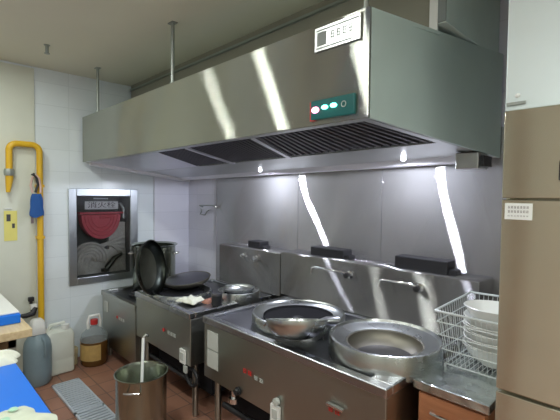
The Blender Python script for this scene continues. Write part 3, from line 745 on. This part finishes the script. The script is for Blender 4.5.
# flat grey-brown hose folded at the bottom
m = BM()
for i in range(9):
    r_ = .17 - i * .016
    tube(m, [(XL - .06 - .012 * (i % 2), y, z) for y, z in arc(1.40, .93, r_, -.2, PI + .2, 22)], .012, 8)
for i in range(6):
    tube(m, [(XL - .08, 1.26 + .02 * i, .79), (XL - .07, 1.27 + .03 * i, .90 + .02 * i), (XL - .08, 1.50 + .03 * i, 1.06 + .01 * i), (XL - .08, 1.76, 1.14 - .06 * i)], .017, 8)
box(m, XL - .14, XL - .075, 1.26, 1.77, .785, 1.02)
box(m, XL - .14, XL - .085, 1.60, 1.77, 1.02, 1.30)
obj('folded_hose', m, M['hose'], t, smooth=True)
m = BM(); tube(m, [(XL - .045, 1.56, .83), (XL - .045, 1.64, .93), (XL - .045, 1.72, .97)], [.03, .024, .014], 12); lathe(m, [(0, 0), (.04, 0), (.04, .03), (0, .03)], 14, Matrix.Translation((XL - .06, 1.55, .80)))
obj('nozzle', m, M['wok_patina'], t, smooth=True)
m = BM(); tube(m, [(XL - .06, 1.70, 1.50), (XL - .06, 1.74, 1.44), (XL - .06, 1.74, 1.34)], .02, 10); obj('hydrant_valve', m, M['stove'], t, smooth=True)

# ------------------------------------------------------------------ gas pipe, left wall things
PX = XL + .06
t = thing('gas_pipe', 'yellow gas pipe bent in an upside down U on the left wall', 'pipe', (0, 0, 0))
def bend(c, r, a0, a1, n=8): return [(PX, c[0] + r * math.cos(a0 + (a1 - a0) * i / n), c[1] + r * math.sin(a0 + (a1 - a0) * i / n)) for i in range(n + 1)]
ya, yb_, zt = .712, .940, 2.020
path = [(PX, ya, 1.80)] + bend((ya + .06, zt - .06), .06, PI, PI / 2) + bend((yb_ - .06, zt - .06), .06, PI / 2, 0) + [(PX, yb_, .02)]
m = BM(); tube(m, path, .026, 16); obj('pipe_run', m, M['yellow'], t, smooth=True)
m = BM(); tube(m, [(PX, ya, 1.80), (PX, ya, 1.72), (PX, ya - .01, 1.60)], [.026, .03, .016], 14); obj('pipe_taper', m, M['yellow'], t, smooth=True)
m = BM(); lathe(m, [(0, 1.742), (.036, 1.742), (.040, 1.76), (.040, 1.78), (.036, 1.80), (0, 1.80)], 8, cx=PX, cy=ya); obj('union_nut', m, M['rod'], t)
for z in (.3, 1.2, 1.66):
    m = BM(); box(m, XL + .013, PX + .027, yb_ - .03, yb_ + .03, z - .012, z + .012); obj('clamp', m, M['yellow'], t)
# hanging blue glove and strap
t = thing('hanging_cloth', 'dark blue cloth on a pink and black strap hanging from the pipe', 'cloth', (XL + .10, .905, 1.60))
m = BM()
for i, (dx, dz) in enumerate(((0, 0),)):
    n = 14; rows = []
    for a in range(n):
        v = a / (n - 1); w = .034 + .020 * min(1, v * 2.2) + .004 * math.sin(v * 9); z = -.01 - .20 * v
        ring = [m.verts.new((.016 * math.sin(2 * PI * j / 16) * (.6 + .5 * v) + .004 * math.sin(j * 2.1 + v * 5), w * math.cos(2 * PI * j / 16), z + (.012 * math.sin(j) if v > .95 else 0))) for j in range(16)]
        rows.append(ring)
    for A, B_ in zip(rows, rows[1:]):
        for j in range(16): m.faces.new((A[j], A[(j + 1) % 16], B_[(j + 1) % 16], B_[j]))
    m.faces.new(rows[0]); m.faces.new(rows[-1])
obj('cloth_body', m, M['blue_dark'], t, smooth=True)
m = BM(); tube(m, [(0, -.03, 0), (0, -.045, .06), (-.005, -.03, .13), (0, .0, .155), (.0, .022, .12), (0, .03, .05), (0, .03, .0)], .009, 8); obj('strap', m, M['pink'], t, smooth=True)
m = BM(); tube(m, [(.004, -.01, .0), (.004, .01, .07), (.003, .0, .13), (0, -.03, .165)], .010, 8); obj('cord', m, M['black'], t, smooth=True)
m = BM(); tube(m, [(-.07, -.02, .16), (.01, -.02, .165)], .007, 8); obj('hook', m, M['black'], t)
m = BM(); box(m, -.006, .006, -.045, -.025, -.27, -.18); obj('tag_strip', m, M['glyph'], t)
# yellow card
t = thing('yellow_card', 'pale yellow notice card on the wall left of the gas pipe', 'card', (XL + .013, .725, 1.31))
m = BM(); box(m, 0, .004, -.048, .048, -.13, .13); obj('card', m, M['paleyellow'], t)
m = BM(); box(m, .004, .006, -.03, .0, .04, .10); box(m, .004, .006, .01, .03, -.02, .02); obj('print', m, M['ink'], t)
m = BM(); tube(m, [(.006, -.045, .15), (.006, .01, .15)], .006, 6); obj('clip', m, M['white_plastic'], t)
# water tap low on the wall
t = thing('wall_tap', 'black and white tap elbow on the wall beside the yellow pipe', 'tap', (XL + .012, .87, .60))
m = BM(); box(m, 0, .04, -.025, .02, .03, .065); obj('mounting_box', m, M['black'], t, bevel=.004)
m = BM(); box(m, 0, .06, -.01, .035, -.045, .005); obj('tap_body', m, M['white_plastic'], t, bevel=.006)
m = BM(); tube(m, [(.04, .02, -.03), (.06, .0, -.075), (.06, -.05, -.085), (.06, -.10, -.08)], [.026, .026, .022, .016], 12); obj('elbow', m, M['black'], t, smooth=True)
m = BM(); tube(m, [(.02, -.003, .03), (.02, -.003, .005)], .012, 8); obj('stem', m, M['black'], t)

# ------------------------------------------------------------------ jugs on the floor
def rounded_ring(hx, hy, r, n=5):
    out = []
    for (sx, sy, a0) in ((1, 1, 0), (-1, 1, PI / 2), (-1, -1, PI), (1, -1, 3 * PI / 2)):
        for i in range(n + 1):
            a = a0 + PI / 2 * i / n; out.append((sx * (hx - r) + r * math.cos(a), sy * (hy - r) + r * math.sin(a)))
    return out
def loft(m, levels, n=5):
    rings = []
    for hx, hy, r, z in levels: rings.append([m.verts.new((x, y, z)) for x, y in rounded_ring(hx, hy, r, n)])
    for A, B_ in zip(rings, rings[1:]):
        k = len(A)
        for j in range(k): m.faces.new((A[j], A[(j + 1) % k], B_[(j + 1) % k], B_[j]))
    m.faces.new(list(reversed(rings[0]))); m.faces.new(rings[-1]); return m
t = thing('jerrycan', 'milky white plastic jerrycan on the floor between grey jug and oil jug', 'jug', (-3.90, 1.035, 0))
m = BM(); loft(m, [(.085, .105, .02, 0), (.095, .115, .03, .01), (.095, .118, .03, .12), (.093, .116, .03, .13), (.095, .118, .03, .14), (.095, .118, .03, .33), (.085, .108, .04, .372), (.06, .085, .04, .388)]); obj('body', m, M['jug'], t, smooth=True)
m = BM(); tube(m, [(0, -.075, .375), (0, -.06, .425), (0, .05, .43), (0, .07, .375)], .016, 10); obj('handle', m, M['jug'], t, smooth=True)
m = BM(); lathe(m, [(0, .385), (.032, .385), (.032, .425), (0, .428)], 20, cx=.045, cy=.05); obj('cap', m, M['white_plastic'], t, smooth=True)

t = thing('plastic_jug', 'grey-blue plastic jug with white cap in front of the jerrycan', 'jug', (-3.76, .845, 0))
m = BM(); lathe(m, [(0, 0), (.085, 0), (.10, .02), (.105, .12), (.105, .30), (.095, .36), (.065, .41), (.05, .425), (0, .425)], 32); obj('body', m, M['jug_blue'], t, smooth=True)
m = BM(); loft(m, [(.055, .055, .02, .425), (.058, .058, .02, .44), (.045, .045, .02, .53), (.03, .03, .012, .545)]); obj('cap', m, M['white_plastic'], t, smooth=True)
m = BM(); tube(m, [(.06, .02, .40), (.10, .03, .38), (.115, .035, .30), (.10, .03, .24)], .012, 8); obj('handle', m, M['jug_blue'], t, smooth=True)

t = thing('oil_jug', 'clear jug of brown cooking oil with tan label and white handle', 'jug', (-3.86, 1.335, 0))
m = BM(); lathe(m, [(0, .002), (.105, .002), (.118, .02), (.118, .225), (0, .225)], 36); obj('oil', m, M['oil'], t, smooth=True)
m = BM(); lathe(m, [(.12, .226), (.12, .24), (.105, .29), (.06, .335), (.026, .35), (.026, .37), (.022, .37), (.022, .348), (.056, .331), (.1, .288), (.115, .24), (.115, .226), (.12, .226)], 36); obj('shoulder', m, M['clear'], t, smooth=True)
m = BM()
for i in range(20):
    a0 = -1.75 + 1.9 * i / 20; a1 = -1.75 + 1.9 * (i + 1) / 20; r0, r1 = .1185, .121
    hexa(m, [Vector((r * math.cos(a), r * math.sin(a), z)) for z in (.06, .205) for r, a in ((r0, a0), (r1, a0), (r1, a1), (r0, a1))])
obj('label_band', m, M['tan_label'], t)
m = BM(); tube(m, [(0, -.052, .335), (0, -.058, .40), (0, -.042, .452), (0, .042, .452), (0, .058, .40), (0, .052, .335)], .014, 10); obj('handle', m, M['white_plastic'], t, smooth=True)
m = BM(); lathe(m, [(0, .37), (.032, .37), (.032, .415), (0, .418)], 20); obj('cap', m, M['red'], t, smooth=True)
m = BM(); box(m, -3.99, -3.93, 1.17, 1.215, .10, .16); lathe(m, [(0, .0), (.028, .0), (.028, .10), (0, .10)], 16, cx=-3.96, cy=1.19)
tag(obj('small_bottle', m, M['tan'], smooth=False, bevel=.004), 'small tan bottle squeezed between jerrycan and oil jug', 'bottle')

# floor drain grate
t = thing('drain_grate', 'slotted steel drain grate let into the red floor', 'drain grate', (0, 0, 0))
gx0, gy0, gy1 = -3.60, .905, 1.115
for gi, (a, c_) in enumerate(((-3.60, -3.02), (-3.018, -2.40))):
    m = BM(); box(m, a, c_, gy0, gy0 + .015, .0005, .016); box(m, a, c_, gy1 - .015, gy1, .0005, .016); box(m, a, a + .015, gy0, gy1, .0005, .016); box(m, c_ - .015, c_, gy0, gy1, .0005, .016)
    n = 15
    for i in range(n):
        x = a + .02 + (c_ - a - .04) * (i + .5) / n; box(m, x - .0125, x + .0125, gy0 + .01, gy1 - .01, .001, .014)
    obj('grate_section', m, M['grate'], t)
m = BM(); box(m, -3.6, -2.4, gy0, gy1, .0002, .002); obj('channel', m, M['black'], t)

# stock pot in the foreground with ladle handle
t = thing('stock_pot', 'deep stainless steel stock pot on the floor in front of the ranges', 'pot', (-2.415, 1.125, 0))
m = BM(); lathe(m, [(0, 0), (.150, 0), (.156, .008), (.156, .44), (.165, .452), (.166, .458), (.160, .460), (.150, .444), (.150, .008), (0, .008)], 52); obj('pot_body', m, M['pot'], t, smooth=True)
for s in (-.75, 2.4):
    m = BM(); q = [(.155, -.045, .385), (.185, -.045, .405), (.192, 0, .407), (.185, .045, .405), (.155, .045, .385)]
    tube(m, [Matrix.Rotation(s, 3, 'Z') @ Vector(v) for v in q], .006, 8); obj('handle', m, M['chrome'], t, smooth=True)
t = thing('ladle', 'pale metal ladle standing in the stock pot', 'ladle', (-2.415, 1.125, 0))
m = BM(); tube(m, [(.06, -.04, .03), (-.10, .06, .635)], .010, 10); obj('shaft', m, M['white_plastic'], t, smooth=True)
m = BM(); tube(m, [(-.10, .06, .635), (-.095, .08, .655), (-.08, .085, .645)], .008, 8); obj('hooked_end', m, M['chrome'], t, smooth=True)
m = BM(); lathe(m, bowl_profile(.045, .03, .003), 20, Matrix.Translation((.06, -.04, .012))); obj('scoop', m, M['chrome'], t, smooth=True)

# ------------------------------------------------------------------ prep tables at the left edge
t = thing('prep_table', 'far prep table with a pale wooden top by the left wall', 'table', (0, 0, 0), group='prep tables at the left')
m = BM(); box(m, -3.95, -2.67, -.25, .575, .752, .80); obj('table_top', m, M['pale_wood'], t, bevel=.004)
for x in (-3.88, -2.78):
    for y in (-.18, .49):
        m = BM(); box(m, x - .02, x + .02, y - .02, y + .02, 0, .752); obj('leg', m, M['rod'], t)
m = BM(); box(m, -3.90, -2.76, -.2, .51, .68, .75); obj('apron', m, M['dark_brown'], t)
m = BM(); box(m, -3.8, -2.83, .0, .548, .801, .858)
tag(obj('blue_block', m, M['blue'], bevel=.006), 'thick blue cutting block on the pale wooden table top', 'cutting board')
m = BM(); box(m, -3.79, -2.85, .01, .545, .859, .868)
tag(obj('cutting_board', m, M['white_plastic'], bevel=.003), 'white cutting board lying on the blue block', 'cutting board')
t = thing('prep_table', 'near prep table under the blue sheet and cloths at lower left', 'table', (0, 0, 0), group='prep tables at the left')
m = BM(); box(m, -2.36, -.9, -.5, .405, .745, .785); obj('table_top', m, M['stove_top'], t, bevel=.004)
for x in (-2.3, -.98):
    for y in (-.44, .34):
        m = BM(); tube(m, [(x, y, 0), (x, y, .745)], .02, 10); obj('leg', m, M['rod'], t)
m = BM(); box(m, -2.18, -1.50, -.3, .40, .786, .799)
tag(obj('cutting_board', m, M['blue'], bevel=.004), 'bright blue cutting board on the near table', 'cutting board')
rag('crumpled_cloth', -2.265, .27, .786, .080, .15, .085, M['cloth'], 'white crumpled cloth at the far end of the near table', 'cloth', 2)

pc = rag('printed_cloth', -1.585, .235, .800, .10, .14, .042, M['printed'], 'white cloth with pale mint pattern at the bottom left corner', 'cloth', 5, .2)
rnd = random.Random(9)
for i in range(7):
    x, y = rnd.uniform(-.06, .06), rnd.uniform(-.09, .09); m = BM()
    lathe(m, [(0, .0), (.016, .0), (.012, .003), (0, .004)], 9, Matrix.Translation((x, y, .033))); obj('mint_blotch', m, M['mint'], pc, smooth=True)
rag('tan_sack', -1.40, .335, .786, .075, .085, .065, M['tan'], 'tan sack lying beside the printed cloth at the bottom left', 'sack', 8, .5)

# ------------------------------------------------------------------ lights
def tube_light(x, y, length, w, energy, label):
    t = thing('ceiling_lamp', label, 'ceiling lamp', (x, y, ZC))
    m = BM(); box(m, -w / 2 - .01, w / 2 + .01, -length / 2 - .02, length / 2 + .02, -.03, 0); obj('housing', m, M['white_plastic'], t)
    m = BM(); box(m, -w / 2, w / 2, -length / 2, length / 2, -.045, -.031); obj('diffuser', m, M['lamp_white'], t, bevel=.004)
    l = bpy.data.lights.new('ceiling_lamp_light', 'AREA'); l.shape = 'RECTANGLE'; l.size = w; l.size_y = length; l.energy = energy; l.color = (.94, 1.0, .91)
    o = bpy.data.objects.new('ceiling_lamp_light', l); COL.objects.link(o); o.location = (x, y, ZC - .05)
tube_light(-3.35, .30, .10, .08, 6, 'ceiling lamp by the left wall above the prep table')
tube_light(-2.57, .30, .10, .08, 9, 'ceiling lamp above the near prep table')
tube_light(-1.60, .30, .10, .13, 12, 'ceiling lamp left of the camera')
tube_light(-.2, -1.3, 1.2, .1, 26, 'added fill lamp on the ceiling behind the camera')  # unseen lamp, added to fill the closed room with light
tube_light(1.1, .2, 1.2, .1, 26, 'added fill lamp on the ceiling to the right in front of the fridge')  # unseen lamp, added to brighten the right wall and hood side
for (x, y, e) in ((-2.50, 2.20, 25), (-1.20, 2.20, 21)):
    l = bpy.data.lights.new('hood_lamp_light', 'SPOT'); l.spot_size = math.radians(178); l.spot_blend = .06; l.energy = e; l.shadow_soft_size = .028; l.color = (.82, .87, 1.0)
    o = bpy.data.objects.new('hood_lamp_light', l); COL.objects.link(o); o.location = (x, y, hb(x, y).z - .034)

w = bpy.data.worlds.new('room_air'); scn.world = w; w.use_nodes = True
w.node_tree.nodes['Background'].inputs[0].default_value = (.5, .55, .55, 1); w.node_tree.nodes['Background'].inputs[1].default_value = .2

# ------------------------------------------------------------------ camera
cam = bpy.data.cameras.new('camera'); cam.sensor_width = 36; cam.lens = 397 / 560 * 36; cam.clip_start = .02
co = bpy.data.objects.new('camera', cam); COL.objects.link(co)
Xc = Vector((0.69762124, -0.03425014, 0.71564763)); Yc = Vector((0.71637744, 0.01757404, -0.69749159)); Zc = Vector((0.01131236, 0.99925877, 0.03679605))
co.matrix_world = Matrix((Xc, Yc, Zc)).to_4x4()
co.location = (0, 0, 1.6)
scn.camera = co
scn.view_settings.view_transform = 'Standard'
scn.view_settings.look = 'None'
scn.view_settings.exposure = 0.0
scn.view_settings.gamma = 1.0
scn.view_settings.use_curve_mapping = False
scn.cycles.use_denoising = True
scn.cycles.max_bounces = 8
scn.cycles.sample_clamp_indirect = 4
